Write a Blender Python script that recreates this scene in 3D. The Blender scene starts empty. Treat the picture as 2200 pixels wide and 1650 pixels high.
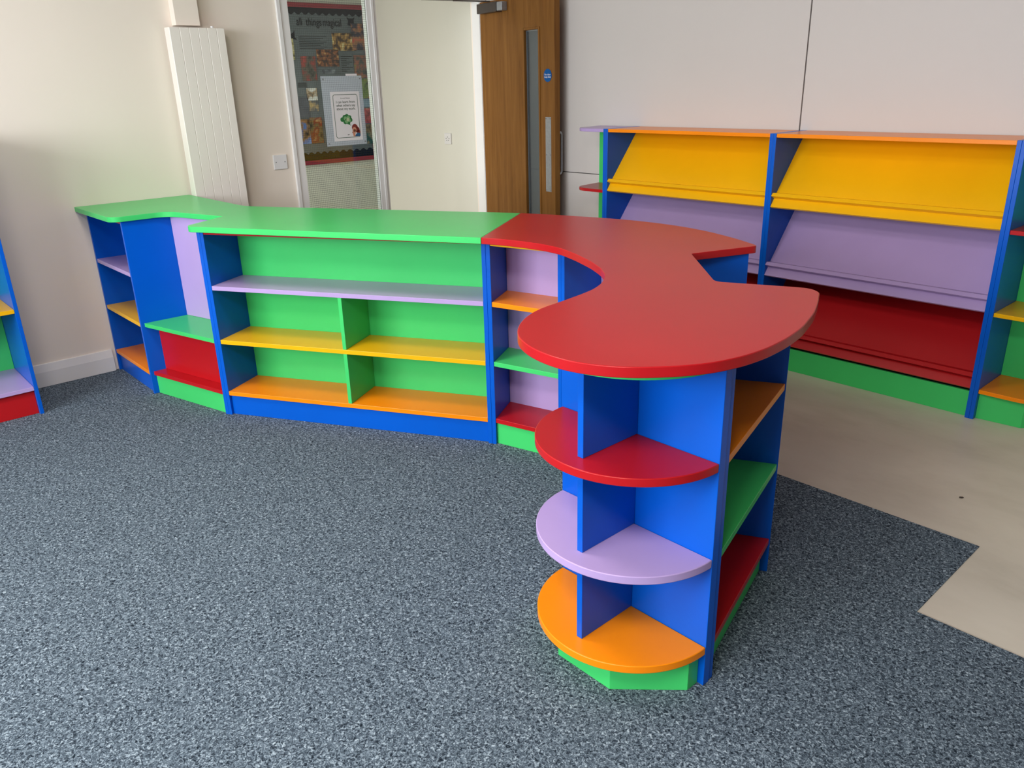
import bpy, bmesh, math, random
from mathutils import Matrix, Vector
random.seed(7)
SC = bpy.context.scene
COL = SC.collection

# ---------------------------------------------------------------- camera
cam_d = bpy.data.cameras.new('camera')
cam_d.sensor_fit = 'HORIZONTAL'
cam_d.sensor_width = 36.0
cam_d.lens = 1699.81 / 2200 * 36.0
cam_d.clip_start = 0.02
cam = bpy.data.objects.new('camera', cam_d)
COL.objects.link(cam)
_R = (0.67338455, 0.73886853, -0.0250309)
_D = (0.24601325, -0.25588102, -0.93488095)
_F = (-0.69715904, 0.62337645, -0.35407777)
cam.matrix_world = Matrix(((_R[0], -_D[0], -_F[0], 4.677),
                           (_R[1], -_D[1], -_F[1], 0.0),
                           (_R[2], -_D[2], -_F[2], 1.46),
                           (0, 0, 0, 1)))
SC.camera = cam

# ---------------------------------------------------------------- light
SC.view_settings.view_transform = 'Standard'
SC.view_settings.look = 'None'
SC.view_settings.exposure = 0.25
SC.view_settings.gamma = 1.0
SC.view_settings.use_curve_mapping = False
world = bpy.data.worlds.new('world')
SC.world = world
world.use_nodes = True
world.node_tree.nodes['Background'].inputs[0].default_value = (0.75, 0.87, 1.0, 1)
world.node_tree.nodes['Background'].inputs[1].default_value = 0.6


def area(name, loc, rot, sx, sy, watts, color, spread=180):
    l = bpy.data.lights.new(name, 'AREA')
    l.shape = 'RECTANGLE'
    l.size, l.size_y = sx, sy
    l.energy = watts
    l.color = color
    l.spread = math.radians(spread)
    o = bpy.data.objects.new(name, l)
    o.location = loc
    o.rotation_euler = rot
    COL.objects.link(o)
    return o


# daylight through the two windows behind the camera (wall_front)
area('window_daylight', (2.35, -3.34, 1.85), (math.radians(90), 0, 0), 2.9, 1.7, 196, (0.92, 0.96, 1.0))
area('window_daylight', (4.75, -3.34, 1.85), (math.radians(90), 0, 0), 1.2, 1.7, 60, (0.92, 0.96, 1.0))
# ceiling panels of the room
area('ceiling_lamp_light', (4.3, -0.5, 2.72), (0, 0, 0), 1.2, 0.6, 50, (1.0, 0.94, 0.86))
area('ceiling_lamp_light', (2.1, 0.6, 2.72), (0, 0, 0), 0.6, 0.6, 27, (1.0, 0.93, 0.84))
area('board_fill_light', (-0.9, 2.3, 2.26), (0, 0, 0), 0.3, 0.9, 9, (1.0, 0.96, 0.88))  # added overhead fill to brighten the corridor display board
# added fill before the closed corridor end, to light the corridor evenly
area('corridor_fill_light', (-0.95, 0.74, 1.35), (math.radians(90), 0, 0), 1.5, 1.9, 24, (0.94, 1.0, 1.0))


# ---------------------------------------------------------------- materials
def lin(c):
    c = c / 255.0
    return c / 12.92 if c <= 0.04045 else ((c + 0.055) / 1.055) ** 2.4


def rgb(r, g, b):
    return (lin(r), lin(g), lin(b), 1)


def mat(name, color, rough=0.4, spec=0.5, metal=0.0, vary=0.03, vscale=6.0, bump=0.0, bscale=300.0):
    m = bpy.data.materials.new(name)
    m.use_nodes = True
    nt = m.node_tree
    b = nt.nodes['Principled BSDF']
    b.inputs['Roughness'].default_value = rough
    b.inputs['Specular IOR Level'].default_value = spec
    b.inputs['Metallic'].default_value = metal
    tc = nt.nodes.new('ShaderNodeTexCoord')
    n = nt.nodes.new('ShaderNodeTexNoise')
    n.inputs['Scale'].default_value = vscale
    n.inputs['Detail'].default_value = 4
    nt.links.new(tc.outputs['Object'], n.inputs['Vector'])
    r = nt.nodes.new('ShaderNodeValToRGB')
    r.color_ramp.elements[0].position = 0.3
    r.color_ramp.elements[1].position = 0.7
    lo = tuple(max(0.0, c * (1 - vary)) for c in color[:3]) + (1,)
    hi = tuple(min(1.0, c * (1 + vary)) for c in color[:3]) + (1,)
    r.color_ramp.elements[0].color = lo
    r.color_ramp.elements[1].color = hi
    nt.links.new(n.outputs['Fac'], r.inputs['Fac'])
    nt.links.new(r.outputs['Color'], b.inputs['Base Color'])
    if bump:
        n2 = nt.nodes.new('ShaderNodeTexNoise')
        n2.inputs['Scale'].default_value = bscale
        n2.inputs['Detail'].default_value = 2
        nt.links.new(tc.outputs['Object'], n2.inputs['Vector'])
        bp = nt.nodes.new('ShaderNodeBump')
        bp.inputs['Strength'].default_value = bump
        bp.inputs['Distance'].default_value = 0.001
        nt.links.new(n2.outputs['Fac'], bp.inputs['Height'])
        nt.links.new(bp.outputs['Normal'], b.inputs['Normal'])
    return m


def board(name, c):
    return mat(name, c, rough=0.28, spec=0.27, vary=0.04, vscale=3.0, bump=0.12, bscale=900)


BLUE = board('blue melamine', (0.0004, 0.100, 0.57))
GREEN = board('green melamine', (0.058, 0.60, 0.15))
YELLOW = board('yellow melamine', (0.86, 0.45, 0.004))
ORANGE = board('orange melamine', (0.96, 0.26, 0.003))
RED = board('red melamine', (0.47, 0.009, 0.013))
LILAC = board('lilac melamine', (0.46, 0.33, 0.62))
CREAM = mat('cream wall paint', (0.855, 0.762, 0.672), rough=0.6, spec=0.25, vary=0.015, vscale=1.2, bump=0.05, bscale=120)
PANELW = mat('white wall panel', (0.62, 0.575, 0.55), rough=0.55, spec=0.3, vary=0.015, vscale=1.0)
CORR = mat('corridor cream paint', (0.77, 0.76, 0.69), rough=0.6, spec=0.25, vary=0.02, vscale=0.8)
WHITE = mat('white gloss paint', (0.82, 0.80, 0.79), rough=0.3, spec=0.5, vary=0.01)
DIMWALL = mat('darkened unseen wall', (0.20, 0.20, 0.21), rough=0.9)  # unseen right wall, given a dark tone to cut bounced light
CEILM = mat('ceiling white', (0.62, 0.60, 0.57), rough=0.8, spec=0.2)
RADW = mat('radiator enamel', (0.86, 0.80, 0.74), rough=0.3, spec=0.5, vary=0.01)
PLAST = mat('white plastic', (0.80, 0.79, 0.80), rough=0.35, spec=0.5, vary=0.01)
DARK = mat('dark gap', (0.03, 0.03, 0.035), rough=0.8)
STEEL = mat('brushed steel', (0.36, 0.38, 0.41), rough=0.42, metal=0.7, vary=0.08, vscale=60)
CLOSER = mat('brown metal', (0.075, 0.062, 0.055), rough=0.4, metal=0.4)
SCREW = mat('screw metal', (0.25, 0.26, 0.28), rough=0.4, metal=0.8)
PAPER = mat('white paper', (0.80, 0.77, 0.78), rough=0.7, spec=0.2, vary=0.01)
INK = mat('dark green ink', (0.05, 0.075, 0.05), rough=0.7, spec=0.2)
GREYINK = mat('grey ink', (0.25, 0.25, 0.25), rough=0.7, spec=0.2)
SIGNB = mat('sign blue', (0.002, 0.085, 0.30), rough=0.6, spec=0.2)


def nodes(name, rough=0.6, spec=0.3):
    m = bpy.data.materials.new(name)
    m.use_nodes = True
    nt = m.node_tree
    b = nt.nodes['Principled BSDF']
    b.inputs['Roughness'].default_value = rough
    b.inputs['Specular IOR Level'].default_value = spec
    tc = nt.nodes.new('ShaderNodeTexCoord')
    return m, nt, b, tc


def ramp(nt, fac, stops):
    r = nt.nodes.new('ShaderNodeValToRGB')
    e = r.color_ramp.elements
    e[0].position, e[0].color = stops[0][0], stops[0][1]
    e[1].position, e[1].color = stops[-1][0], stops[-1][1]
    for p, c in stops[1:-1]:
        x = e.new(p)
        x.color = c
    nt.links.new(fac, r.inputs['Fac'])
    return r.outputs['Color']


# flecked carpet
CARPET, nt, b, tc = nodes('flecked carpet', rough=0.95, spec=0.1)
n = nt.nodes.new('ShaderNodeTexNoise')
n.inputs['Scale'].default_value = 135
n.inputs['Detail'].default_value = 2.0
n.inputs['Roughness'].default_value = 0.6
n.inputs['Distortion'].default_value = 1.2
nt.links.new(tc.outputs['Object'], n.inputs['Vector'])
col = ramp(nt, n.outputs['Fac'], [(0.32, (0.008, 0.013, 0.021, 1)), (0.45, (0.064, 0.086, 0.113, 1)),
                                  (0.57, (0.152, 0.197, 0.243, 1)), (0.71, (0.41, 0.49, 0.56, 1))])
nt.links.new(col, b.inputs['Base Color'])
bp = nt.nodes.new('ShaderNodeBump')
bp.inputs['Strength'].default_value = 0.7
bp.inputs['Distance'].default_value = 0.003
nt.links.new(n.outputs['Fac'], bp.inputs['Height'])
nt.links.new(bp.outputs['Normal'], b.inputs['Normal'])

# beige sheet vinyl with faint scuffs
VINYL, nt, b, tc = nodes('beige vinyl', rough=0.42, spec=0.4)
mp = nt.nodes.new('ShaderNodeMapping')
mp.inputs['Scale'].default_value = (1.0, 2.0, 1.0)
mp.inputs['Rotation'].default_value = (0, 0, 0.35)
nt.links.new(tc.outputs['Object'], mp.inputs['Vector'])
n = nt.nodes.new('ShaderNodeTexNoise')
n.inputs['Scale'].default_value = 2.2
n.inputs['Detail'].default_value = 7
n.inputs['Roughness'].default_value = 0.62
nt.links.new(mp.outputs['Vector'], n.inputs['Vector'])
col = ramp(nt, n.outputs['Fac'], [(0.25, (0.58, 0.515, 0.425, 1)), (0.5, (0.67, 0.60, 0.505, 1)), (0.75, (0.71, 0.64, 0.545, 1))])
nt.links.new(col, b.inputs['Base Color'])

# oak veneer, grain along z
OAK, nt, b, tc = nodes('oak veneer', rough=0.45, spec=0.2)
mp = nt.nodes.new('ShaderNodeMapping')
mp.inputs['Scale'].default_value = (14, 14, 0.9)
nt.links.new(tc.outputs['Object'], mp.inputs['Vector'])
n = nt.nodes.new('ShaderNodeTexNoise')
n.inputs['Scale'].default_value = 2.0
n.inputs['Detail'].default_value = 8
n.inputs['Roughness'].default_value = 0.65
n.inputs['Distortion'].default_value = 0.8
nt.links.new(mp.outputs['Vector'], n.inputs['Vector'])
col = ramp(nt, n.outputs['Fac'], [(0.25, (0.115, 0.043, 0.007, 1)), (0.45, (0.195, 0.079, 0.014, 1)),
                                  (0.6, (0.225, 0.096, 0.020, 1)), (0.8, (0.29, 0.135, 0.032, 1))])
nt.links.new(col, b.inputs['Base Color'])


def wired(name, sheet=None):
    """pane with a 12.7 mm square wire mesh; sheet = colour of a plastic sheet it shows through"""
    m = bpy.data.materials.new(name)
    m.use_nodes = True
    nt = m.node_tree
    out = nt.nodes['Material Output']
    nt.nodes.remove(nt.nodes['Principled BSDF'])
    tc = nt.nodes.new('ShaderNodeTexCoord')
    sep = nt.nodes.new('ShaderNodeSeparateXYZ')
    nt.links.new(tc.outputs['Object'], sep.inputs[0])

    def line(sock, width):
        d = nt.nodes.new('ShaderNodeMath'); d.operation = 'DIVIDE'; d.inputs[1].default_value = 0.0127
        nt.links.new(sock, d.inputs[0])
        f = nt.nodes.new('ShaderNodeMath'); f.operation = 'FRACT'
        nt.links.new(d.outputs[0], f.inputs[0])
        l = nt.nodes.new('ShaderNodeMath'); l.operation = 'LESS_THAN'; l.inputs[1].default_value = width
        nt.links.new(f.outputs[0], l.inputs[0])
        return l.outputs[0]
    mx = nt.nodes.new('ShaderNodeMath'); mx.operation = 'MAXIMUM'
    nt.links.new(line(sep.outputs['Y'], 0.055), mx.inputs[0])
    nt.links.new(line(sep.outputs['Z'], 0.055), mx.inputs[1])
    tr = nt.nodes.new('ShaderNodeBsdfTransparent')
    tr.inputs[0].default_value = (0.90, 0.95, 0.93, 1)
    gl = nt.nodes.new('ShaderNodeBsdfGlossy')
    gl.inputs['Roughness'].default_value = 0.02
    fr = nt.nodes.new('ShaderNodeFresnel'); fr.inputs[0].default_value = 1.45
    mix = nt.nodes.new('ShaderNodeMixShader')
    nt.links.new(fr.outputs[0], mix.inputs[0])
    nt.links.new(tr.outputs[0], mix.inputs[1])
    nt.links.new(gl.outputs[0], mix.inputs[2])
    src = mix.outputs[0]
    if sheet:
        df = nt.nodes.new('ShaderNodeBsdfDiffuse'); df.inputs[0].default_value = sheet
        m2 = nt.nodes.new('ShaderNodeMixShader'); m2.inputs[0].default_value = 0.78
        nt.links.new(src, m2.inputs[1]); nt.links.new(df.outputs[0], m2.inputs[2])
        src = m2.outputs[0]
    wd = nt.nodes.new('ShaderNodeBsdfDiffuse'); wd.inputs[0].default_value = (0.06, 0.065, 0.07, 1)
    m3 = nt.nodes.new('ShaderNodeMixShader')
    nt.links.new(mx.outputs[0], m3.inputs[0])
    nt.links.new(src, m3.inputs[1]); nt.links.new(wd.outputs[0], m3.inputs[2])
    nt.links.new(m3.outputs[0], out.inputs['Surface'])
    return m


WIRED = wired('wired glass')
WALLET = wired('clear plastic wallet over wired glass', (0.62, 0.68, 0.74, 1))
VISION = bpy.data.materials.new('door vision glass')
VISION.use_nodes = True
_b = VISION.node_tree.nodes['Principled BSDF']
_b.inputs['Base Color'].default_value = (0.30, 0.36, 0.40, 1)
_b.inputs['Roughness'].default_value = 0.12
_b.inputs['Transmission Weight'].default_value = 0.85


def picture(name, cols, scale=14, seed=0.0):
    """colour blotches for a small printed photograph"""
    m, nt, b, tc = nodes('photo ' + name, rough=0.5)
    mp = nt.nodes.new('ShaderNodeMapping')
    mp.inputs['Location'].default_value = (seed, seed * 1.7, seed * 0.3)
    nt.links.new(tc.outputs['Object'], mp.inputs['Vector'])
    n = nt.nodes.new('ShaderNodeTexNoise')
    n.inputs['Scale'].default_value = scale
    n.inputs['Detail'].default_value = 3
    nt.links.new(mp.outputs['Vector'], n.inputs['Vector'])
    k = len(cols)
    st = [(0.30 + 0.42 * i / (k - 1), tuple(min(0.9, 2.0 * v) for v in rgb(*c)[:3]) + (1,)) for i, c in enumerate(cols)]
    nt.links.new(ramp(nt, n.outputs['Fac'], st), b.inputs['Base Color'])
    return m


# ---------------------------------------------------------------- builders
def link(name, me, m, parent=None, bevel=0.0, smooth=False):
    if m is not None:
        me.materials.append(m)
    if smooth:
        for p in me.polygons:
            p.use_smooth = True
        me.set_sharp_from_angle(angle=math.radians(32))
    o = bpy.data.objects.new(name, me)
    COL.objects.link(o)
    if parent is not None:
        o.parent = parent
    if bevel:
        md = o.modifiers.new('bevel', 'BEVEL')
        md.width = bevel
        md.segments = 2
        md.limit_method = 'ANGLE'
        md.angle_limit = math.radians(35)
    return o


def frame(ox, oy, deg):
    a = math.radians(deg)
    ux, uy = math.cos(a), math.sin(a)
    return lambda u, v: (ox + u * ux - v * uy, oy + u * uy + v * ux)


WORLD = lambda u, v: (u, v)


def add_prism(bm, pts, z0, z1):
    area2 = sum(pts[i][0] * pts[(i + 1) % len(pts)][1] - pts[(i + 1) % len(pts)][0] * pts[i][1] for i in range(len(pts)))
    if area2 < 0:
        pts = pts[::-1]
    lo = [bm.verts.new((x, y, z0)) for x, y in pts]
    hi = [bm.verts.new((x, y, z1)) for x, y in pts]
    bm.faces.new(lo[::-1])
    bm.faces.new(hi)
    k = len(pts)
    for i in range(k):
        bm.faces.new((lo[i], lo[(i + 1) % k], hi[(i + 1) % k], hi[i]))


def done(bm, name):
    me = bpy.data.meshes.new(name)
    bmesh.ops.recalc_face_normals(bm, faces=bm.faces)
    bm.to_mesh(me)
    bm.free()
    return me


def prism(name, pts, z0, z1, m, parent=None, bevel=0.0012, smooth=False):
    bm = bmesh.new()
    add_prism(bm, pts, z0, z1)
    return link(name, done(bm, name), m, parent, bevel, smooth)


def boxes(name, lst, m, parent=None, fr=WORLD, bevel=0.0012):
    bm = bmesh.new()
    for u0, u1, v0, v1, z0, z1 in lst:
        add_prism(bm, [fr(u0, v0), fr(u1, v0), fr(u1, v1), fr(u0, v1)], z0, z1)
    return link(name, done(bm, name), m, parent, bevel)


def box(name, u0, u1, v0, v1, z0, z1, m, parent=None, fr=WORLD, bevel=0.0012):
    return boxes(name, [(u0, u1, v0, v1, z0, z1)], m, parent, fr, bevel)


def extrude_x(name, prof, x0, x1, m, parent=None, bevel=0.0008):
    """profile of (y, z) points swept along x"""
    bm = bmesh.new()
    a = [bm.verts.new((x0, y, z)) for y, z in prof]
    b_ = [bm.verts.new((x1, y, z)) for y, z in prof]
    bm.faces.new(a)
    bm.faces.new(b_[::-1])
    k = len(prof)
    for i in range(k):
        bm.faces.new((a[i], b_[i], b_[(i + 1) % k], a[(i + 1) % k]))
    return link(name, done(bm, name), m, parent, bevel)


def extrude_y(name, prof, y0, y1, m, parent=None, bevel=0.0008):
    bm = bmesh.new()
    a = [bm.verts.new((x, y0, z)) for x, z in prof]
    b_ = [bm.verts.new((x, y1, z)) for x, z in prof]
    bm.faces.new(a)
    bm.faces.new(b_[::-1])
    k = len(prof)
    for i in range(k):
        bm.faces.new((a[i], b_[i], b_[(i + 1) % k], a[(i + 1) % k]))
    return link(name, done(bm, name), m, parent, bevel)


def yz_plate(name, pts, x0, x1, m, parent=None, bevel=0.0):
    """flat outline of (y, z) points with thickness along x"""
    bm = bmesh.new()
    a = [bm.verts.new((x0, y, z)) for y, z in pts]
    b_ = [bm.verts.new((x1, y, z)) for y, z in pts]
    bm.faces.new(a)
    bm.faces.new(b_[::-1])
    k = len(pts)
    for i in range(k):
        bm.faces.new((a[i], b_[i], b_[(i + 1) % k], a[(i + 1) % k]))
    return link(name, done(bm, name), m, parent, bevel)


def thing(name, label, cat, loc=(0, 0, 0), group=None):
    o = bpy.data.objects.new(name, None)
    o.empty_display_size = 0.1
    COL.objects.link(o)
    o.location = loc
    o['label'] = label
    o['category'] = cat
    if group:
        o['group'] = group
    return o


def tag(o, label, cat, group=None):
    o['label'] = label
    o['category'] = cat
    if group:
        o['group'] = group
    return o


def struct(o):
    o['kind'] = 'structure'
    return o


def rebase(root, x, y, z=0.0):
    """move a thing's Empty to its base while its parts stay where they are"""
    root.location = (x, y, z)
    for ch in root.children:
        ch.matrix_parent_inverse = Matrix.Translation((-x, -y, -z))


def resample(pts, step):
    out = []
    for i in range(len(pts) - 1):
        a, b_ = pts[i], pts[i + 1]
        d = math.dist(a, b_)
        k = max(1, int(round(d / step)))
        for j in range(k):
            t = j / k
            out.append((a[0] + (b_[0] - a[0]) * t, a[1] + (b_[1] - a[1]) * t))
    out.append(pts[-1])
    return out


def smooth_path(pts, step=0.01, sigma=0.02):
    p = resample(pts, step)
    k = int(3 * sigma / step)
    w = [math.exp(-0.5 * (i * step / sigma) ** 2) for i in range(-k, k + 1)]
    n_ = len(p)

    def at(i):
        if i < 0:
            q = p[min(-i, n_ - 1)]
            return (2 * p[0][0] - q[0], 2 * p[0][1] - q[1])
        if i >= n_:
            q = p[max(2 * n_ - 2 - i, 0)]
            return (2 * p[-1][0] - q[0], 2 * p[-1][1] - q[1])
        return p[i]
    out = []
    for i in range(n_):
        sx = sy = sw = 0
        for j in range(-k, k + 1):
            q = at(i + j)
            sx += q[0] * w[j + k]; sy += q[1] * w[j + k]; sw += w[j + k]
        out.append((sx / sw, sy / sw))
    return out


def rounded(poly):
    """poly of (x, y, radius) -> outline with filleted corners"""
    out = []
    n_ = len(poly)
    for i in range(n_):
        x, y, r = poly[i]
        if r <= 0:
            out.append((x, y))
            continue
        p = Vector((x, y))
        a = (Vector(poly[i - 1][:2]) - p).normalized()
        c = (Vector(poly[(i + 1) % n_][:2]) - p).normalized()
        ang = a.angle(c)
        t = r / math.tan(ang / 2)
        cen = p + (a + c).normalized() * (r / math.sin(ang / 2))
        s = p + a * t - cen
        e = p + c * t - cen
        a0 = math.atan2(s.y, s.x)
        da = math.atan2(e.y, e.x) - a0
        while da > math.pi: da -= 2 * math.pi
        while da < -math.pi: da += 2 * math.pi
        k = max(4, int(abs(da) / 0.12))
        for j in range(k + 1):
            th = a0 + da * j / k
            out.append((cen.x + r * math.cos(th), cen.y + r * math.sin(th)))
    return out


def text_mesh(name, s, size, m, to_world, parent=None, align='CENTER', depth=0.0006, spacing=1.0):
    cu = bpy.data.curves.new(name, 'FONT')
    cu.body = s
    cu.size = size
    cu.align_x = align
    cu.align_y = 'CENTER'
    cu.extrude = depth / 2
    cu.space_line = spacing
    t = bpy.data.objects.new(name + '_tmp', cu)
    COL.objects.link(t)
    bpy.context.view_layer.update()
    me = bpy.data.meshes.new_from_object(t.evaluated_get(bpy.context.evaluated_depsgraph_get()))
    bpy.data.objects.remove(t)
    me.transform(to_world)
    me.materials.clear()
    return link(name, me, m, parent)


# ---------------------------------------------------------------- room shell
ZC = 2.75
struct(box('floor', -2.2, 11.1, -3.4, 4.3, -0.10, -0.003, VINYL, bevel=0))
carpet = prism('carpet', [(0.0, -3.3), (11.0, -3.3), (11.0, 2.131), (4.029, 2.131), (4.029, 2.624), (0.0, 2.624)], -0.003, 0.0, CARPET, bevel=0)
carpet['kind'] = 'structure'
struct(box('ceiling', -0.1, 11.1, -3.4, 4.1, ZC, ZC + 0.1, CEILM, bevel=0))
# wall holding the wired window and the door (x = 0)
struct(boxes('wall_left', [(-0.10, 0, -3.4, 2.425, 0, ZC), (-0.10, 0, 2.425, 3.97, 2.06, ZC), (-0.10, 0, 3.97, 4.30, 0, ZC),
                           (-0.10, 0, 2.425, 3.06, 0, 0.10)], CREAM, bevel=0))
# panelled wall behind the bookcases with dark shadow gaps between the boards
struct(boxes('wall_back', [(0, 2.479, 4.02, 4.04, 0.894, ZC), (2.486, 11.1, 4.02, 4.04, 0.894, ZC), (0, 11.1, 4.02, 4.04, 0, 0.889)], PANELW, bevel=0.001))
struct(box('wall_back_gap', 0, 11.1, 4.041, 4.10, 0, ZC, DARK, bevel=0)).name = 'wall_behind'
# wall behind the camera with its long window
struct(boxes('wall_front', [(-0.1, 11.1, -3.4, -3.3, 0, 1.0), (-0.1, 11.1, -3.4, -3.3, 2.68, ZC), (-0.1, 0.9, -3.4, -3.3, 1.0, 2.68),
                            (3.8, 4.1, -3.4, -3.3, 1.0, 2.68), (5.4, 11.1, -3.4, -3.3, 1.0, 2.68)], CREAM, bevel=0))
for name, x0, x1 in (('window_2', 0.9, 3.8), ('window_3', 4.1, 5.4)):
    struct(boxes(name, [(x0, x0 + 0.05, -3.33, -3.28, 1.0, 2.68), (x1 - 0.05, x1, -3.33, -3.28, 1.0, 2.68), ((x0 + x1) / 2 - 0.025, (x0 + x1) / 2 + 0.025, -3.33, -3.28, 1.05, 2.63),
                        (x0 + 0.05, x1 - 0.05, -3.33, -3.28, 1.0, 1.05), (x0 + 0.05, x1 - 0.05, -3.33, -3.28, 2.63, 2.68)], WHITE))
struct(box('wall_right', 11.0, 11.1, -3.3, 4.02, 0, ZC, DIMWALL, bevel=0))

# skirting: bevelled board on the left wall
prof = [(0.0, 0.0), (0.019, 0.0), (0.019, 0.080), (0.010, 0.121), (0.0, 0.123)]
struct(extrude_y('baseboard_left', prof, -3.3, 1.16, WHITE))

# corridor beyond the door
struct(box('wall_corridor', -1.90, -1.80, 0.6, 4.30, 0, 2.4, CORR, bevel=0))
struct(box('wall_corridor_side', -1.80, -0.10, 4.20, 4.30, 0, 2.4, CORR, bevel=0))
struct(box('wall_corridor_end', -1.80, -0.10, 0.6, 0.7, 0, 2.4, CORR, bevel=0))
struct(box('ceiling_corridor', -1.90, -0.10, 0.6, 4.30, 2.28, 2.4, CEILM, bevel=0))
# boxed pipe run above the radiator
struct(box('trim_1', 0.0, 0.058, 1.796, 1.929, 1.80, ZC, CREAM, bevel=0.002))

# wired window beside the door
win = thing('window_1', 'tall wired glass window beside the oak door', 'window')
win['kind'] = 'structure'
boxes('window_frame', [(-0.040, 0.012, 2.448, 2.486, 0.10, 2.06), (-0.040, 0.012, 3.027, 3.06, 0.10, 2.06),
                       (-0.040, 0.012, 2.486, 3.027, 0.10, 0.16), (-0.040, 0.012, 2.486, 3.027, 2.01, 2.06)], WHITE, win)
boxes('architrave', [(0.0, 0.020, 2.412, 2.434, 0.0, 2.10), (0.0, 0.013, 2.434, 2.448, 0.0, 2.10)], WHITE, win)
box('glass', -0.0035, 0.0025, 2.486, 3.027, 0.16, 2.01, WIRED, win, bevel=0)
rebase(win, 0, 2.76, 0.1)
struct(boxes('trim_2', [(-0.085, 0.018, 3.06, 3.078, 0, 2.03), (-0.100, 0.010, 3.078, 3.098, 0, 2.03), (-0.082, 0.0, 3.965, 3.985, 0, 2.03),
                        (0.0, 0.016, 3.970, 4.012, 0, 2.06), (-0.10, 0.012, 3.06, 3.985, 2.008, 2.06)], WHITE))

# ---------------------------------------------------------------- oak door, standing open
door = thing('door_1', 'oak fire door standing open against the panelled wall', 'door')
door['kind'] = 'structure'
DF = frame(0.012, 3.962, -5.4)
DW, DT = 0.815, 0.044
boxes('door_leaf', [(0, 0.500, 0, DT, 0.008, 2.0), (0.655, DW, 0, DT, 0.008, 2.0), (0.5, 0.655, 0, DT, 1.795, 2.0), (0.5, 0.655, 0, DT, 0.008, 0.30)], OAK, door, DF, bevel=0.0015)
boxes('glazing_bead', [(0.490, 0.503, -0.006, 0.012, 0.29, 1.805), (0.652, 0.668, -0.006, 0.012, 0.29, 1.805), (0.503, 0.652, -0.006, 0.012, 1.790, 1.805), (0.503, 0.652, -0.006, 0.012, 0.29, 0.305)], OAK, door, DF, bevel=0.003)
boxes('gasket', [(0.503, 0.507, 0.016, 0.030, 0.305, 1.79), (0.503, 0.652, 0.016, 0.030, 1.785, 1.79)], STEEL, door, DF, bevel=0)
box('vision_glass', 0.503, 0.652, 0.018, 0.026, 0.305, 1.785, VISION, door, DF, bevel=0)
box('push_plate', 0.718, 0.776, -0.0015, 0.0, 0.768, 1.252, STEEL, door, DF, bevel=0.0006)
for u in (0.726, 0.768):
    for z in (0.778, 1.01, 1.242):
        x, y = DF(u, -0.0022)
        bm = bmesh.new()
        bmesh.ops.create_uvsphere(bm, u_segments=10, v_segments=6, radius=0.0035, matrix=Matrix.Translation((x, y, z)) @ Matrix.Scale(0.6, 4, (0, 1, 0)))
        link('screw', done(bm, 'screw'), SCREW, door)
# pull handle on the far face, seen past the edge
cu = bpy.data.curves.new('pull_handle', 'CURVE')
cu.dimensions = '3D'
cu.bevel_depth = 0.0095
cu.bevel_resolution = 4
cu.fill_mode = 'FULL'
sp = cu.splines.new('POLY')
hp = [(0.775, DT, 0.885)] + [(0.775, DT + 0.022 + 0.018 * math.sin(a), 0.903 - 0.018 * math.cos(a)) for a in [0.2, 0.5, 0.8, 1.1, 1.4]]
hp = hp + [(u, v, 2.038 - z) for u, v, z in hp[::-1]]
sp.points.add(len(hp) - 1)
for pt, (u, v, z) in zip(sp.points, hp):
    x, y = DF(u + 0.004, v)
    pt.co = (x, y, z, 1)
tmp = bpy.data.objects.new('pull_handle_tmp', cu)
COL.objects.link(tmp)
bpy.context.view_layer.update()
me = bpy.data.meshes.new_from_object(tmp.evaluated_get(bpy.context.evaluated_depsgraph_get()))
bpy.data.objects.remove(tmp)
me.materials.clear()
h = link('pull_handle', me, STEEL, door, smooth=True)
h['label'] = 'steel pull handle'
# door closer with its arm to the frame head
cl = box('door_closer', 0.035, 0.262, -0.052, 0.0, 1.922, 1.984, CLOSER, door, DF, bevel=0.004)
box('end_cap', 0.262, 0.322, -0.046, 0.0, 1.926, 1.980, STEEL, cl, DF, bevel=0.004)
bm = bmesh.new()
p0 = Vector((*DF(0.16, -0.03), 1.992)); p1 = Vector((0.10, 3.66, 1.996)); p2 = Vector((0.03, 3.45, 2.004))
for a, b2, wd in ((p0, p1, 0.011), (p1, p2, 0.009)):
    d = (b2 - a).normalized()
    s = Vector((-d.y, d.x, 0)).normalized() * wd
    add_prism(bm, [(a + s).to_tuple()[:2], (b2 + s).to_tuple()[:2], (b2 - s).to_tuple()[:2], (a - s).to_tuple()[:2]], a.z - 0.003, a.z + 0.004)
link('closer_arm', done(bm, 'closer_arm'), CLOSER, cl, 0.001)
# round blue fire door sign
ca = math.radians(-5.4)
sx, sy = DF(0.746, -0.0016)
SM = Matrix(((math.cos(ca), 0, math.sin(ca), sx), (math.sin(ca), 0, -math.cos(ca), sy), (0, 1, 0, 1.5085), (0, 0, 0, 1)))
bm = bmesh.new()
bmesh.ops.create_cone(bm, cap_ends=True, segments=48, radius1=0.040, radius2=0.040, depth=0.0016, matrix=SM)
sg = link('fire_door_sign', done(bm, 'sign'), SIGNB, door)
sg['label'] = 'round blue sign with white lettering'
text_mesh('sign_lettering', 'Fire door\nkeep shut', 0.0165, PAPER, SM @ Matrix.Translation((0, -0.002, 0.0011)), sg, spacing=0.9)
rebase(door, 0.012, 3.962, 0.0)

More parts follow.
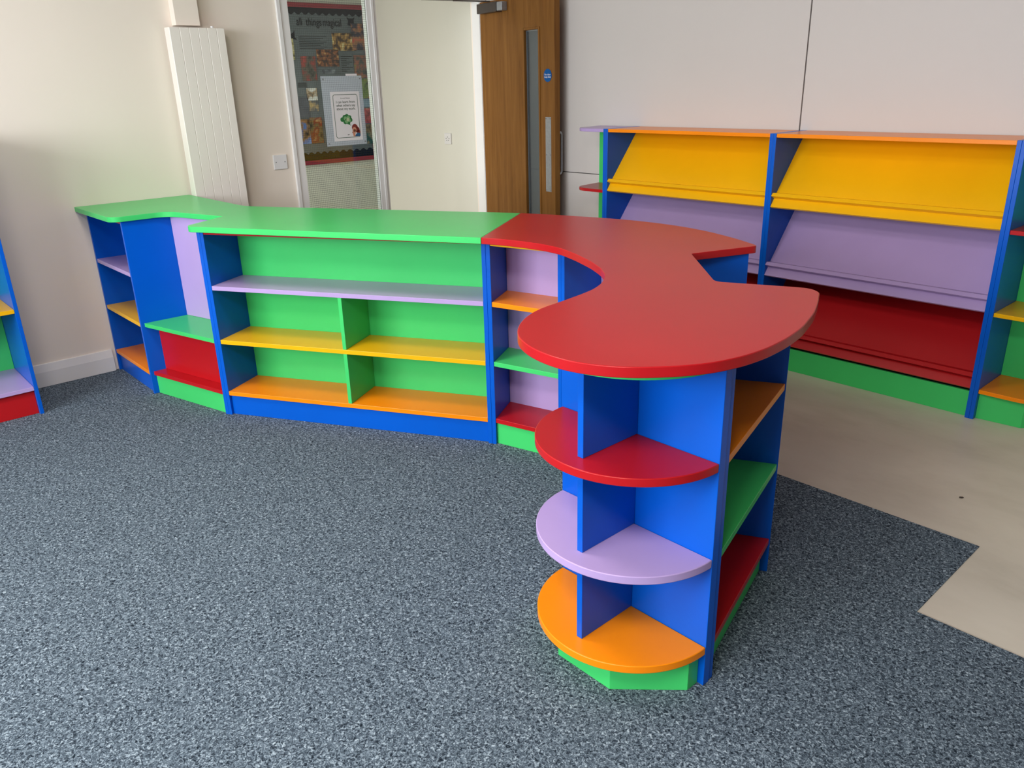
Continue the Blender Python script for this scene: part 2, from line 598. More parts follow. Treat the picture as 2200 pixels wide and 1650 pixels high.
# ---------------------------------------------------------------- radiator
rad = thing('radiator', 'tall white ribbed radiator on the left wall behind the green worktop', 'radiator')
ribs = []
bm = bmesh.new()
edges = [1.741, 1.796, 1.847, 1.897, 1.947, 1.998, 2.043]
add_prism(bm, [(0.030, 1.741), (0.092, 1.741), (0.092, 2.043), (0.030, 2.043)], 0.16, 1.788)
for i in range(6):
    a, b2 = edges[i], edges[i + 1]
    add_prism(bm, [(0.0921, a + 0.0004), (0.0921, b2 - 0.0004), (0.0958, b2 - 0.0004), (0.0970, b2 - 0.0022), (0.0970, a + 0.0022), (0.0958, a + 0.0004)], 0.161, 1.787)
link('radiator_panel', done(bm, 'radiator_panel'), RADW, rad, 0.0012)
for yb in (1.80, 1.95):
    for zb in (0.30, 1.60):
        box('wall_bracket', 0.0, 0.030, yb, yb + 0.04, zb, zb + 0.06, RADW, rad)
bm = bmesh.new()
bmesh.ops.create_cone(bm, cap_ends=True, segments=16, radius1=0.008, radius2=0.008, depth=0.012, matrix=Matrix.Translation((0.05, 1.995, 1.794)))
link('air_vent', done(bm, 'air_vent'), PLAST, rad)
rebase(rad, 0.06, 1.892, 0.16)

# blank plate and corridor socket
pl = thing('blank_wall_plate', 'square white blanking plate on the wall right of the radiator', 'wall plate')
box('plate', 0.0, 0.009, 2.278, 2.366, 1.008, 1.093, PLAST, pl, bevel=0.002)
for y in (2.293, 2.351):
    bm = bmesh.new()
    bmesh.ops.create_uvsphere(bm, u_segments=10, v_segments=6, radius=0.0035, matrix=Matrix.Translation((0.009, y, 1.0505)) @ Matrix.Scale(0.4, 4, (1, 0, 0)))
    link('screw', done(bm, 'screw'), SCREW, pl)
rebase(pl, 0, 2.322, 1.05)
so = thing('wall_socket', 'small white wall socket in the corridor seen through the doorway', 'socket')
box('plate', -0.766, -0.680, 4.189, 4.20, 1.011, 1.097, PLAST, so, bevel=0.002)
bm = bmesh.new()
for u, z, w, hh in ((-0.723, 1.068, 0.004, 0.004), (-0.742, 1.056, 0.004, 0.005), (-0.704, 1.056, 0.004, 0.005), (-0.735, 1.040, 0.005, 0.003), (-0.711, 1.040, 0.005, 0.003)):
    add_prism(bm, [(u - w, 4.1885), (u + w, 4.1885), (u + w, 4.1895), (u - w, 4.1895)], z - hh, z + hh)
link('socket_holes', done(bm, 'socket_holes'), GREYINK, so)
rebase(so, -0.723, 4.2, 1.054)

# ---------------------------------------------------------------- corridor display board
XB = -1.795
bd = thing('display_board', 'dark grey display board with red frame behind the wired glass', 'display board')
BZ0, BZ1, BY0, BY1 = 0.845, 2.133, 2.95, 4.17
GREYB = mat('grey backing paper', (0.15, 0.175, 0.19), rough=0.8, spec=0.1, vary=0.12, vscale=5)
BLACKB = mat('black border paper', (0.010, 0.011, 0.012), rough=0.8, spec=0.1)
REDF = mat('red frame', (0.34, 0.02, 0.035), rough=0.5)
OLIVE = mat('olive border paper', (0.035, 0.03, 0.008), rough=0.8, spec=0.1)
box('backing_paper', XB - 0.004, XB, BY0, BY1, BZ0, BZ1, GREYB, bd, bevel=0)
boxes('board_frame', [(XB - 0.004, XB + 0.012, BY0, BY1, BZ0, BZ0 + 0.036), (XB - 0.004, XB + 0.012, BY0, BY1, BZ1 - 0.036, BZ1),
                      (XB - 0.004, XB + 0.012, BY0, BY0 + 0.036, BZ0 + 0.036, BZ1 - 0.036), (XB - 0.004, XB + 0.012, BY1 - 0.02, BY1, BZ0 + 0.036, BZ1 - 0.036)], REDF, bd, bevel=0.002)


def scallop(y0, y1, zbase, h, sgn):
    pts = [(y1, zbase), (y0, zbase)]
    k = int((y1 - y0) / 0.062)
    w = (y1 - y0) / k
    for i in range(k):
        for j in range(9):
            t = j / 8
            pts.append((y0 + (i + t) * w, zbase + sgn * (h + 0.020 * math.sin(math.pi * t))))
    return pts


yz_plate('scalloped_border', scallop(BY0 + 0.036, BY1 - 0.02, BZ1 - 0.037, 0.034, -1), XB + 0.0002, XB + 0.002, BLACKB, bd)
yz_plate('scalloped_border', scallop(3.80, BY1 - 0.02, BZ0 + 0.037, 0.048, 1), XB + 0.0002, XB + 0.002, BLACKB, bd)
o = yz_plate('scalloped_border', scallop(BY0 + 0.036, 3.80, BZ0 + 0.037, 0.048, 1), XB + 0.0002, XB + 0.002, OLIVE, bd)
o['label'] = 'olive scalloped border'
BM = lambda y, z: Matrix(((0, 0, 1, XB + 0.003), (1, 0, 0, y), (0, 1, 0, z), (0, 0, 0, 1)))
for wd, yc in (('of', 3.415), ('all', 3.535), ('things', 3.670), ('magical', 3.845)):
    text_mesh('paper_word', wd, 0.078, BLACKB, BM(yc, 1.986) @ Matrix.Diagonal((0.80, 1.1, 1, 1)), bd, depth=0.002)
yz_plate('paper_shape', [(3.992, 2.035), (4.014, 2.026), (4.048, 2.026), (4.070, 2.035), (4.058, 2.005), (4.066, 1.975), (4.031, 1.962), (3.996, 1.975), (4.004, 2.005)], XB + 0.0015, XB + 0.003, BLACKB, bd)
rebase(bd, XB, 3.56, BZ0)

_Rv, _Dv, _Fv = Vector(_R), Vector(_D), Vector(_F)
PH = [  # y0, y1, z0, z1, colours, scale, label
    (3.829, 4.061, 1.769, 1.908, [(25, 18, 10), (60, 42, 22), (150, 115, 60), (225, 200, 140)], 22, 'wide gold and brown picture of a lit hall on the display board'),
    (4.024, 4.164, 1.774, 1.986, [(30, 26, 30), (45, 42, 55), (130, 90, 60), (165, 45, 45)], 15, 'portrait picture in dark and red next to the gold hall picture'),
    (3.665, 3.876, 1.643, 1.778, [(22, 16, 14), (55, 36, 26), (120, 72, 40), (210, 150, 90)], 26, 'square dark brown picture with orange lights on the board'),
    (3.509, 3.647, 1.532, 1.723, [(40, 38, 34), (70, 70, 62), (110, 50, 44), (150, 60, 55)], 17, 'upright picture with a red figure in a grey passage'),
    (3.702, 3.838, 1.586, 1.618, [(40, 42, 48), (80, 86, 94), (120, 126, 130)], 22, 'small grey picture strip just above the plastic wallet'),
    (4.023, 4.156, 1.545, 1.732, [(28, 30, 32), (60, 64, 60), (120, 70, 55), (85, 105, 50)], 17, 'picture of dark figures on green grass, upper right of the wallet'),
    (4.038, 4.155, 1.377, 1.540, [(40, 42, 44), (80, 100, 48), (90, 104, 52), (170, 60, 52)], 15, 'picture with a red shape over green grass on the board'),
    (4.074, 4.155, 1.301, 1.371, [(70, 90, 108), (90, 112, 130), (100, 122, 140)], 12, 'small plain blue card right of the plastic wallet'),
    (4.032, 4.153, 1.165, 1.291, [(60, 24, 28), (115, 40, 46), (140, 60, 62), (170, 150, 120)], 20, 'crimson picture right of the plastic wallet'),
    (4.035, 4.151, 1.083, 1.154, [(40, 36, 30), (90, 76, 56), (140, 120, 90)], 24, 'thin brown picture strip under the crimson picture'),
    (3.461, 3.541, 1.479, 1.518, [(36, 40, 42), (46, 50, 52), (54, 58, 60)], 10, 'small dark tilted card at the left of the board'),
    (3.531, 3.632, 1.373, 1.472, [(60, 60, 62), (130, 110, 84), (190, 188, 182), (205, 205, 205)], 18, 'picture of a pale round face shape left of the wallet'),
    (3.541, 3.632, 1.286, 1.370, [(62, 64, 68), (76, 78, 80), (150, 128, 86), (130, 110, 72)], 15, 'picture with a gold ring on grey left of the wallet'),
    (3.434, 3.540, 1.242, 1.399, [(52, 56, 62), (64, 68, 76), (74, 78, 86)], 8, 'plain slate grey card on the left of the board'),
    (3.433, 3.529, 1.024, 1.225, [(44, 34, 26), (120, 92, 60), (70, 96, 150), (110, 132, 176)], 15, 'picture in brown and bright blue at the lower left of the board'),
    (3.530, 3.647, 1.023, 1.237, [(36, 28, 22), (96, 84, 56), (104, 40, 24), (150, 130, 90)], 16, 'upright picture with a rust red robe at the lower left of the board'),
    (3.433, 3.463, 1.695, 1.858, [(60, 58, 40), (140, 132, 92), (160, 154, 118), (40, 36, 26)], 22, 'narrow yellowish picture at the far left of the board'),
    (4.036, 4.152, 0.985, 1.082, [(24, 44, 44), (26, 66, 64), (110, 100, 84), (40, 36, 32)], 18, 'dark teal picture at the lower right of the board'),
]
PHOTOS = []
for i, (y0, y1, z0, z1, cols, sc_, lab) in enumerate(PH):
    o = box('photograph', -(y1 - y0) / 2, (y1 - y0) / 2, -0.0006, 0.0006, -(z1 - z0) / 2, (z1 - z0) / 2, picture(str(i), cols, sc_, 3.1 * i), bevel=0)
    o.rotation_euler = (0, 0, math.radians(90))
    o.location = (XB + 0.0042 + (0.0014 if i % 2 else 0.0), (y0 + y1) / 2, (z0 + z1) / 2)
    tag(o, lab, 'picture', 'pictures pinned to the corridor display board')
    PHOTOS.append(o)
# typed paragraphs pinned to the board
for y0, y1, z0, z1, nl, lab in ((3.505, 3.785, 1.779, 1.885, 8, 'sheet of faint typed lines at the upper left of the board'),
                                (3.888, 4.020, 1.600, 1.732, 9, 'sheet of faint typed lines right of the square brown picture')):
    t = thing('typed_sheet', lab, 'sheet', (XB + 0.003, (y0 + y1) / 2, z0), 'typed sheets on the corridor display board')
    box('sheet', XB + 0.0022, XB + 0.003, y0, y1, z0, z1, GREYB, t, bevel=0)
    bm = bmesh.new()
    for k in range(nl):
        z = z1 - (k + 0.7) * (z1 - z0) / nl
        add_prism(bm, [(XB + 0.003, y0 + 0.01), (XB + 0.0034, y0 + 0.01), (XB + 0.0034, y1 - 0.01 - 0.03 * ((k * 7) % 3)), (XB + 0.003, y1 - 0.01 - 0.03 * ((k * 7) % 3))], z - 0.002, z + 0.002)
    link('typed_lines', done(bm, 'typed_lines'), BLACKB, t)
    rebase(t, XB + 0.003, (y0 + y1) / 2, z0)
hat = yz_plate('paper_hat', [(3.425, 1.858), (3.498, 1.850), (3.482, 1.870), (3.484, 1.925), (3.472, 1.905), (3.448, 1.892), (3.440, 1.868)], XB + 0.0015, XB + 0.003, BLACKB)
tag(hat, 'black paper pointed hat cut-out at the left edge of the board', 'paper cut-out')

# ---------------------------------------------------------------- poster on the wired glass
po = thing('poster', 'plastic wallet with a small green framed poster stuck on the wired glass', 'poster')
XP = 0.0026


def pyz(u, v):
    """wallet coordinates in metres from its lower left corner (u right, v up)"""
    return (2.659 + u, 1.118 + v)


def prect(name, u0, u1, v0, v1, x0, x1, m, parent):
    a = pyz(u0, v0); c = pyz(u1, v1)
    return box(name, x0, x1, a[0], c[0], a[1], c[1], m, parent, bevel=0)


S = 1.012
prect('plastic_wallet', 0, 0.291 * S, 0, 0.414 * S, XP, XP + 0.001, WALLET, po)
for u, v in ((0.012, 0.016), (0.282, 0.016), (0.014, 0.400), (0.280, 0.402)):
    y, z = pyz(u, v)
    bm = bmesh.new()
    bmesh.ops.create_uvsphere(bm, u_segments=8, v_segments=6, radius=0.005, matrix=Matrix.Translation((XP + 0.0015, y, z)) @ Matrix.Scale(0.5, 4, (1, 0, 0)))
    link('tack', done(bm, 'tack'), GREYINK, po)
prect('paper_corner', 0.180, 0.262, 0.414 * S - 0.002, 0.414 * S + 0.012, XP + 0.0, XP + 0.0006, PAPER, po)
sh = prect('poster_sheet', 0.055, 0.266, 0.028, 0.326, XP + 0.0012, XP + 0.0018, PAPER, po)
GRN = mat('poster green', (0.03, 0.20, 0.05), rough=0.6)
LGRN = mat('poster light green', (0.20, 0.42, 0.18), rough=0.6)
PGRN = mat('poster pale green', (0.48, 0.56, 0.32), rough=0.6)
HAIR = mat('poster hair red', (0.23, 0.035, 0.025), rough=0.6)
FACE = mat('poster skin', (0.62, 0.27, 0.17), rough=0.6)
SHIRT = mat('poster blue', (0.02, 0.10, 0.22), rough=0.6)
BORD = mat('poster border', (0.10, 0.15, 0.11), rough=0.6)


def loop(u0, u1, v0, v1, r):
    return [pyz(*p) for p in rounded([(u0, v0, r), (u1, v0, r), (u1, v1, r), (u0, v1, r)])]


bm = bmesh.new()
oa, ia = loop(0.070, 0.251, 0.046, 0.310, 0.016), loop(0.0735, 0.2475, 0.0495, 0.3065, 0.013)
va = [bm.verts.new((XP + 0.0021, y, z)) for y, z in oa]
vb = [bm.verts.new((XP + 0.0021, y, z)) for y, z in ia]
for i in range(len(va)):
    j = (i + 1) % len(va)
    bm.faces.new((va[i], va[j], vb[j], vb[i]))
link('printed_border', done(bm, 'printed_border'), BORD, po)
PM = lambda u, v: Matrix(((0, 0, 1, XP + 0.0022), (1, 0, 0, pyz(u, v)[0]), (0, 1, 0, pyz(u, v)[1]), (0, 0, 0, 1)))
text_mesh('printed_title', 'Growth Mindset', 0.0105, GREYINK, PM(0.160, 0.286), po, depth=0.0003)
text_mesh('printed_text', 'I can learn from\nwhat others say\nabout my work.', 0.0215, INK, PM(0.160, 0.243), po, depth=0.0003, spacing=0.95)


def blob(name, lst, x, m):
    bm = bmesh.new()
    for u, v, r in lst:
        y, z = pyz(u, v)
        bmesh.ops.create_cone(bm, cap_ends=True, segments=20, radius1=r, radius2=r, depth=0.0003,
                              matrix=Matrix.Translation((x, y, z)) @ Matrix.Rotation(math.radians(90), 4, 'Y'))
    return link(name, done(bm, name), m, po)


blob('printed_cloud', [(0.125, 0.158, 0.014), (0.142, 0.172, 0.014), (0.160, 0.176, 0.015), (0.180, 0.170, 0.013), (0.186, 0.154, 0.013), (0.168, 0.142, 0.015), (0.146, 0.144, 0.015), (0.176, 0.128, 0.004), (0.183, 0.122, 0.003)], XP + 0.0021, GRN)
blob('printed_cloud', [(0.148, 0.164, 0.013), (0.170, 0.165, 0.013), (0.176, 0.152, 0.011), (0.156, 0.150, 0.014)], XP + 0.0024, LGRN)
blob('printed_cloud', [(0.166, 0.157, 0.011)], XP + 0.0027, PGRN)
blob('printed_hair', [(0.212, 0.106, 0.022), (0.228, 0.092, 0.018), (0.238, 0.078, 0.013), (0.196, 0.076, 0.006)], XP + 0.0021, HAIR)
blob('printed_face', [(0.208, 0.094, 0.015), (0.206, 0.084, 0.013), (0.203, 0.068, 0.009)], XP + 0.0024, FACE)
yz_plate('printed_shirt', [pyz(*p) for p in [(0.208, 0.052), (0.248, 0.052), (0.247, 0.070), (0.232, 0.074), (0.218, 0.066)]], XP + 0.0022, XP + 0.0026, SHIRT, po)
yz_plate('printed_hand', [pyz(*p) for p in [(0.197, 0.052), (0.209, 0.052), (0.210, 0.074), (0.200, 0.076), (0.196, 0.064)]], XP + 0.0022, XP + 0.0028, FACE, po)
blob('printed_mark', [(0.158, 0.064, 0.0035), (0.163, 0.0645, 0.003), (0.168, 0.065, 0.002)], XP + 0.0021, GREYINK)
rebase(po, XP, 2.80, 1.118)

# ---------------------------------------------------------------- counter units
ZT, ZU = 0.915, 0.890          # worktop upper and lower face
S1, S2, S3, ST = 0.120, 0.378, 0.635, 0.020
T = 0.018
CG = 'units of the coloured counter'

# unit by the left wall
u = thing('shelf_unit', 'blue counter end unit against the left wall with lilac, yellow and orange shelves', 'shelf unit', group=CG)
box('side_panel', 0.001, 0.019, 1.179, 1.478, 0, ZU, BLUE, u)
box('side_panel', 0.546, 0.564, 1.181, 1.478, 0, ZU, BLUE, u)
box('back_panel', 0.0195, 0.5455, 1.46, 1.478, 0, ZU - 0.018, BLUE, u)
for z, m in ((S3, LILAC), (S2, YELLOW), (S1, ORANGE)):
    box('shelf', 0.0195, 0.5455, 1.181, 1.4595, z - ST, z, m, u)
box('plinth', 0.0195, 0.5455, 1.191, 1.207, 0, S1 - ST - 0.0005, BLUE, u)
box('top_panel', 0.0195, 0.5455, 1.190, 1.4595, ZU - 0.018, ZU - 0.0005, RED, u)
rebase(u, 0.28, 1.43)

# low recess between the end unit and the wide unit
u = thing('shelf_unit', 'low counter recess with lilac back, green shelf and red panel between two blue panels', 'shelf unit', group=CG)
FB = frame(0.565, 1.196, 14.1)
FC = frame(1.105, 1.331, 30.25)
LB = 0.5535


def recess(name, v0, v1, z0, z1, m):
    """board spanning the recess between its two slanted sides"""
    l = lambda v: 0.0006 + 0.2535 * v
    r = lambda v: LB - 0.0006 - 0.2917 * v
    prism(name, [FB(l(v0), v0), FB(r(v0), v0), FB(r(v1), v1), FB(l(v1), v1)], z0, z1, m, u)


box('side_panel', -0.0015, 0.0163, 0.0, 0.42, 0, ZU, BLUE, u, FC)
recess('back_panel', 0.212, 0.23, S2 + 0.0005, ZU, LILAC)
recess('shelf', 0.001, 0.23, S2 - ST, S2, GREEN)
recess('shelf', 0.001, 0.1, S1 - ST, S1, RED)
recess('recessed_panel', 0.062, 0.08, S1 + 0.0005, S2 - ST - 0.0005, RED)
recess('plinth', 0.010, 0.026, 0, S1 - ST - 0.0005, GREEN)
rebase(u, *FB(LB / 2, 0.12))

# wide unit with a divider
u = thing('shelf_unit', 'wide counter unit with green back, central divider and full length lilac shelf', 'shelf unit', group=CG)
LC = 1.3635
box('side_panel', 0.0165, 0.034, 0.0, 0.50, 0, ZU, BLUE, u, FC)
box('side_panel', LC - 0.018, LC, 0.0, 0.50, 0, ZU, BLUE, u, FC)
box('back_panel', 0.0345, LC - 0.0185, 0.2365, 0.2545, 0, ZU - 0.0215, GREEN, u, FC)
box('shelf', 0.0345, LC - 0.0185, 0.001, 0.236, S3 - ST, S3, LILAC, u, FC)
box('shelf', 0.0345, LC - 0.0185, 0.001, 0.236, S2 - ST, S2, YELLOW, u, FC)
box('shelf', 0.0345, LC - 0.0185, 0.001, 0.236, S1 - ST, S1, ORANGE, u, FC)
box('divider', 0.674, 0.692, 0.003, 0.236, S1 + 0.0003, S2 - ST - 0.0003, GREEN, u, FC)
box('divider', 0.674, 0.692, 0.003, 0.236, S2 + 0.0003, S3 - ST - 0.0003, GREEN, u, FC)
box('plinth', 0.0345, LC - 0.0185, 0.014, 0.030, 0, S1 - ST - 0.0005, BLUE, u, FC)
box('top_panel', 0.0345, LC - 0.0185, 0.002, 0.50, ZU - 0.021, ZU - 0.0005, RED, u, FC)
rebase(u, *FC(LC / 2, 0.25))

# fan of three wedge bays round the curve; joints are radial from CC
CC = (2.610, 1.460)
RF, RB, RO = 0.645, 0.850, 1.148


def pol(r, deg, off=0.0):
    """point at radius r on the joint at deg, shifted off metres towards larger angle"""
    a = math.radians(deg)
    return (CC[0] + r * math.cos(a) - off * math.sin(a), CC[1] + r * math.sin(a) + off * math.cos(a))


def radial_panel(name, deg, o0, o1, r0, r1, m, parent, z0=0.0, z1=None):
    return prism(name, [pol(r0, deg, o0), pol(r1, deg, o0), pol(r1, deg, o1), pol(r0, deg, o1)], z0, ZU if z1 is None else z1, m, parent)


def wedge(name, dA, dB, r0, r1, z0, z1, m, parent, inset=0.0186):
    """board filling a bay between joint dA (larger angle) and dB"""
    return prism(name, [pol(r0, dA, -inset), pol(r1, dA, -inset), pol(r1, dB, inset), pol(r0, dB, inset)], z0, z1, m, parent)


def fan_bay(dA, dB, label, shelves, full, skipA=False, skipB=False):
    u = thing('shelf_unit', label, 'shelf unit', group=CG)
    ro = RO if full else RB + 0.03
    if not skipA:
        radial_panel('side_panel', dA, -0.018, -0.0003, RF, RO, BLUE, u)
    if not skipB:
        radial_panel('side_panel', dB, 0.0003, 0.018, RF, RO, BLUE, u)
    wedge('back_panel', dA, dB, RB, RB + 0.018, 0, ZU - 0.0265, LILAC, u)
    for z, m in shelves:
        wedge('shelf', dA, dB, RF + 0.002, RB - 0.0005, z - ST, z, m, u)
    wedge('plinth', dA, dB, RF + 0.014, RF + 0.030, 0, S1 - ST - 0.0005, GREEN, u)
    wedge('top_panel', dA, dB, RF + 0.001, ro, ZU - 0.026, ZU - 0.0005, YELLOW, u)
    mid = pol((RF + RB) / 2, (dA + dB) / 2)
    rebase(u, *mid)
    return u


three = ((S3, ORANGE), (S2, GREEN), (S1, RED))
fan_bay(120.3, 89.4, 'narrow counter bay with lilac back right of the wide unit, orange, green and red shelves', three, True)
fan_bay(89.4, 60, 'counter bay half hidden behind the blue post under the inner curve of the red worktop', three, True)
fan_bay(60, 29.2, 'counter bay under the red worktop at the notch on the staff side', three, False, skipB=True)

# island unit, open towards the staff side
u = thing('shelf_unit', 'island unit with orange, green and red shelves open to the beige floor side', 'shelf unit', group=CG)
box('side_panel', 3.268, 3.776, 1.4595, 1.4785, 0, ZU, BLUE, u)
radial_panel('side_panel', 28.2, 0.0, 0.018, RF, RO, BLUE, u)
E_out0, E_out1 = (3.773, 1.4790), (3.619, 2.0005)
E_in0, E_in1 = (3.49, 1.4790), pol(0.885, 28.2, -0.0006)
for z, m in ((S3, ORANGE), (S2, GREEN), (S1, RED)):
    prism('shelf', [E_out0, E_out1, E_in1, E_in0], z - ST, z, m, u)
pb = [E_in0, E_in1, pol(0.866, 28.2, -0.0006), (3.471, 1.4790)]
prism('back_panel', pb, 0, ZU - 0.0186, BLUE, u)
prism('plinth', [(3.752, 1.4790), (3.600, 1.993), (3.584, 1.988), (3.735, 1.4790)], 0, S1 - ST - 0.0005, GREEN, u)
prism('top_panel', [E_out0, E_out1, pol(RF, 28.2, -0.0006), (3.27, 1.4790)], ZU - 0.018, ZU - 0.0005, BLUE, u)
rebase(u, 3.62, 1.72)

# half round display end
u = thing('display_unit', 'half round end unit with red, lilac and orange shelves facing the carpet', 'display unit', group=CG)
HC, HR = (3.5285, 1.434), 0.250
box('back_panel', 3.276, 3.779, 1.4345, 1.4590, 0, ZU, BLUE, u)


def half(r, k=56):
    return [(HC[0] + r * math.cos(math.pi + math.pi * i / k), HC[1] + r * math.sin(math.pi + math.pi * i / k)) for i in range(k + 1)]


for z, m in ((S3, RED), (S2, LILAC), (S1, ORANGE)):
    prism('shelf', half(HR), z - 0.022, z, m, u, smooth=True, bevel=0.002)
prism('top_panel', half(HR), ZU - 0.022, ZU - 0.0005, GREEN, u, smooth=True)
for z0, z1 in ((S1, S2 - 0.022), (S2, S3 - 0.022), (S3, ZU - 0.022)):
    box('divider', 3.5215, 3.5395, 1.234, 1.434, z0 + 0.0003, z1 - 0.0003, BLUE, u)
prism('plinth', [(3.297, 1.434), (3.297, 1.392), (3.437, 1.252), (3.621, 1.252), (3.761, 1.392), (3.761, 1.434)], 0, S1 - 0.0225, GREEN, u)
rebase(u, HC[0], 1.35)

# ---------------------------------------------------------------- worktops
gpts = rounded([(0.002, 1.129, 0), (0.585, 1.129, 0.055), (0.585, 1.395, 0.09), (0.979, 1.513, 0.008), (1.128, 1.272, 0.045),
                (2.350, 1.941, 0), (2.018, 2.457, 0), (0.735, 1.7375, 0.25), (0.002, 1.7375, 0)])
o = prism('worktop', gpts, ZU, ZT, GREEN, bevel=0.002, smooth=True)
tag(o, 'long green worktop running from the left wall to the red worktop', 'worktop')
JF, JB = (2.3505, 1.9415), (2.0185, 2.4577)
front = [JF, (2.430, 1.973), (2.533, 1.994), (2.628, 2.002), (2.724, 1.993), (2.836, 1.952), (2.958, 1.895), (3.049, 1.841), (3.120, 1.782), (3.180, 1.699),
         (3.210, 1.630), (3.224, 1.565), (3.238, 1.463), (3.246, 1.388), (3.259, 1.345), (3.283, 1.293), (3.312, 1.249), (3.349, 1.207), (3.394, 1.172),
         (3.450, 1.147), (3.506, 1.134), (3.560, 1.131), (3.607, 1.139), (3.656, 1.158), (3.702, 1.187), (3.738, 1.223), (3.782, 1.278), (3.814, 1.338),
         (3.834, 1.414), (3.840, 1.490), (3.834, 1.584), (3.816, 1.684), (3.775, 1.815), (3.731, 1.917), (3.703, 1.974)]
front = smooth_path(front, 0.01, 0.022)
tip1 = [(3.703, 1.974), (3.691, 2.001), (3.674, 2.016), (3.660, 2.025), (3.645, 2.028), (3.625, 2.024), (3.600, 2.014)]
tip1 = smooth_path(tip1, 0.004, 0.008)
notch = rounded([(3.600, 2.014, 0), (3.410, 1.928, 0.035), (3.127, 2.208, 0.012), (3.205, 2.425, 0)])[1:-1]
tip2 = smooth_path([(3.205, 2.425), (3.216, 2.452), (3.217, 2.462), (3.212, 2.470), (3.195, 2.480), (3.165, 2.496)], 0.004, 0.008)
back = smooth_path([(3.165, 2.496), (3.090, 2.533), (2.941, 2.590), (2.801, 2.620), (2.674, 2.626), (2.546, 2.618), (2.429, 2.595), (2.313, 2.562), (2.177, 2.520), JB], 0.012, 0.03)
outline = front[:-1] + tip1[:-1] + [(3.600, 2.014)] + notch + tip2[:-1] + back
o = prism('worktop', outline, ZU, ZT, RED, bevel=0.002, smooth=True)
tag(o, 'curved red worktop with two pointed wings over the island end of the counter', 'worktop')

# ---------------------------------------------------------------- bookcases on the panelled wall
ZB = -0.003
BF, BB = 3.714, 4.012
BG = 'bookcases along the panelled wall'


def bookcase(x0, x1, label):
    u = thing('bookcase', label, 'bookcase', group=BG)
    box('side_panel', x0 + 0.0002, x0 + 0.0178, BF, BB, ZB, 1.2, BLUE, u)
    box('side_panel', x1 - 0.0178, x1 - 0.0002, BF, BB, ZB, 1.2, BLUE, u)
    a, c = x0 + 0.0182, x1 - 0.0182
    box('back_panel', a, c, BB - 0.012, BB, ZB, 1.181, BLUE, u)
    box('top_panel', a, c, BF + 0.002, BB, 1.1815, 1.1995, ORANGE, u)
    box('plinth', a, c, BF + 0.022, BF + 0.038, ZB, 0.117, GREEN, u)
    for k, m in ((0, RED), (1, LILAC), (2, YELLOW)):
        z = 0.139 + 0.3527 * k
        dz = z - 0.845
        sh = extrude_x('sloping_shelf', [(3.7745, 0.8995 + dz), (3.762, 0.9095 + dz), (3.9875, 1.1795 + dz), (3.9995, 1.1695 + dz)], a, c, m, u, bevel=0)
        extrude_x('book_ledge', [(3.762, 0.9096 + dz), (3.727, 0.9135 + dz), (3.7145, 0.8985 + dz), (3.743, 0.8840 + dz), (3.7145, 0.8450 + dz), (3.727, 0.8375 + dz),
                                 (3.770, 0.8375 + dz), (3.776, 0.8985 + dz)], a, c, m, sh, bevel=0)
    rebase(u, (x0 + x1) / 2, 3.86, ZB)


bookcase(1.4145, 2.5135, 'left sloping display bookcase with yellow and lilac tilted shelves beside the door')
bookcase(2.5135, 3.611, 'right sloping display bookcase with yellow, lilac and red tilted shelves')


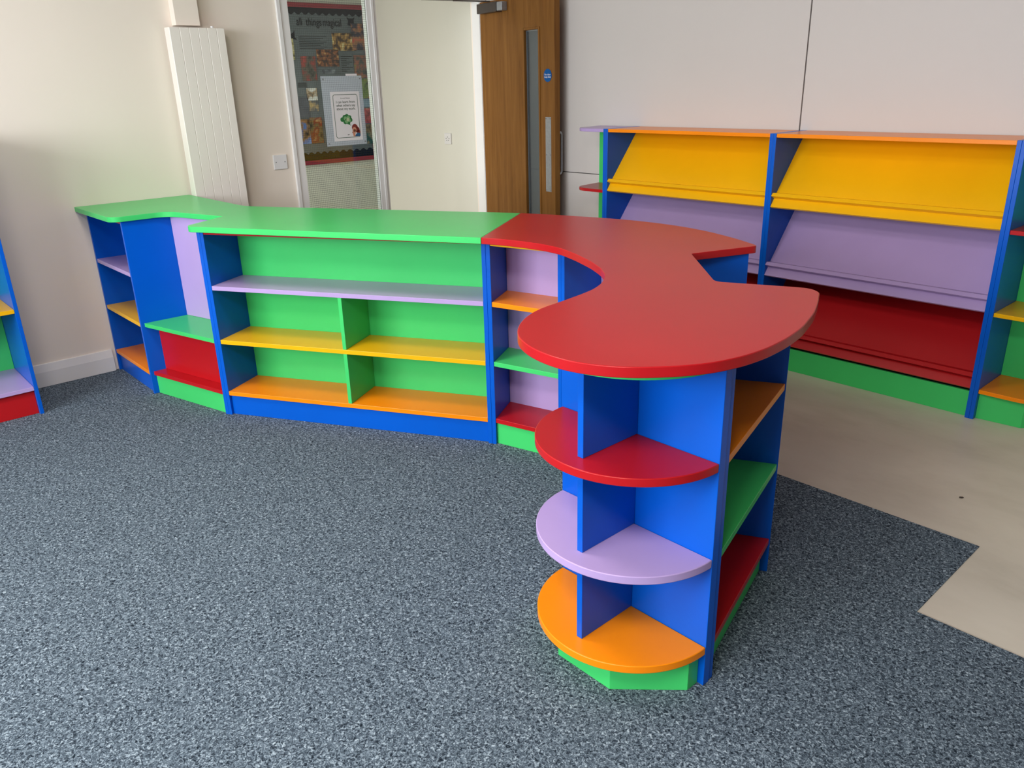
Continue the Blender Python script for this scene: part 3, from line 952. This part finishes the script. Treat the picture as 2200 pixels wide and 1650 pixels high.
def end_unit(xs, sgn, label, has_top):
    """open display end: green back on the wall, rounded shelves; sgn = direction away from the bookcase"""
    u = thing('display_unit', label, 'display unit', group='rounded display ends of the bookcases')
    X = lambda d: xs + sgn * d
    box('side_panel', min(X(0.0002), X(0.0178)), max(X(0.0002), X(0.0178)), BF, BB, ZB, 1.2, BLUE, u)
    box('back_panel', min(X(0.018), X(0.298)), max(X(0.018), X(0.298)), 3.996, BB, ZB, 1.178, GREEN, u)
    out = rounded([(X(0.0182), BF + 0.004, 0), (X(0.262), BF + 0.004, 0.11), (X(0.300), 3.9955, 0.0), (X(0.0182), 3.9955, 0)])
    for z, m in ((0.139, ORANGE), (0.492, YELLOW), (0.845, RED)):
        prism('shelf', out, z - 0.018, z, m, u, smooth=True, bevel=0.0015)
    outt = rounded([(X(0.0182), BF + 0.004, 0), (X(0.262), BF + 0.004, 0.11), (X(0.300), 4.004, 0.0), (X(0.0182), 4.004, 0)])
    prism('top_panel', outt, 1.1805, 1.1995, LILAC, u, smooth=True, bevel=0.0015)
    prism('plinth', [(X(0.0182), BF + 0.026), (X(0.197), BF + 0.039), (X(0.270), 3.83), (X(0.275), 3.995), (X(0.0182), 3.995)], ZB, 0.1205, GREEN, u)
    rebase(u, X(0.15), 3.86, ZB)


end_unit(1.4145, -1, 'rounded end unit with lilac top left of the bookcases beside the door', True)
end_unit(3.611, 1, 'rounded end unit with red, yellow and orange shelves right of the bookcases', True)

# ---------------------------------------------------------------- shelf unit at the left edge of the photo
u = thing('bookcase', 'blue bookcase with green back and red plinth against the wall at the far left', 'bookcase')
box('side_panel', 0.020, 0.437, 0.676, 0.693, 0, 1.305, BLUE, u)
box('side_panel', 0.020, 0.437, -0.42, -0.402, 0, 1.305, BLUE, u)
box('back_panel', 0.022, 0.040, -0.4015, 0.6755, 0, 1.286, GREEN, u)
for z, m in ((0.143, LILAC), (0.5305, YELLOW), (0.918, ORANGE)):
    box('shelf', 0.0405, 0.433, -0.4015, 0.6755, z - 0.019, z, m, u)
box('top_panel', 0.022, 0.435, -0.4015, 0.6755, 1.287, 1.305, BLUE, u)
box('plinth', 0.396, 0.413, -0.4015, 0.6755, 0, 0.1235, RED, u)
rebase(u, 0.23, 0.14)

# crumb on the vinyl
bm = bmesh.new()
bmesh.ops.create_icosphere(bm, subdivisions=2, radius=0.007, matrix=Matrix.Translation((3.865, 2.925, 0.0005)) @ Matrix.Rotation(0.6, 4, 'Z') @ Matrix.Diagonal((1.1, 0.6, 0.45, 1)))
for v in bm.verts:
    v.co += Vector((random.uniform(-1, 1), random.uniform(-1, 1), random.uniform(-0.4, 0.4))) * 0.0012
o = link('debris', done(bm, 'debris'), mat('brown crumb', (0.045, 0.035, 0.028), rough=0.9))
tag(o, 'tiny dark brown crumb lying on the beige floor', 'debris')
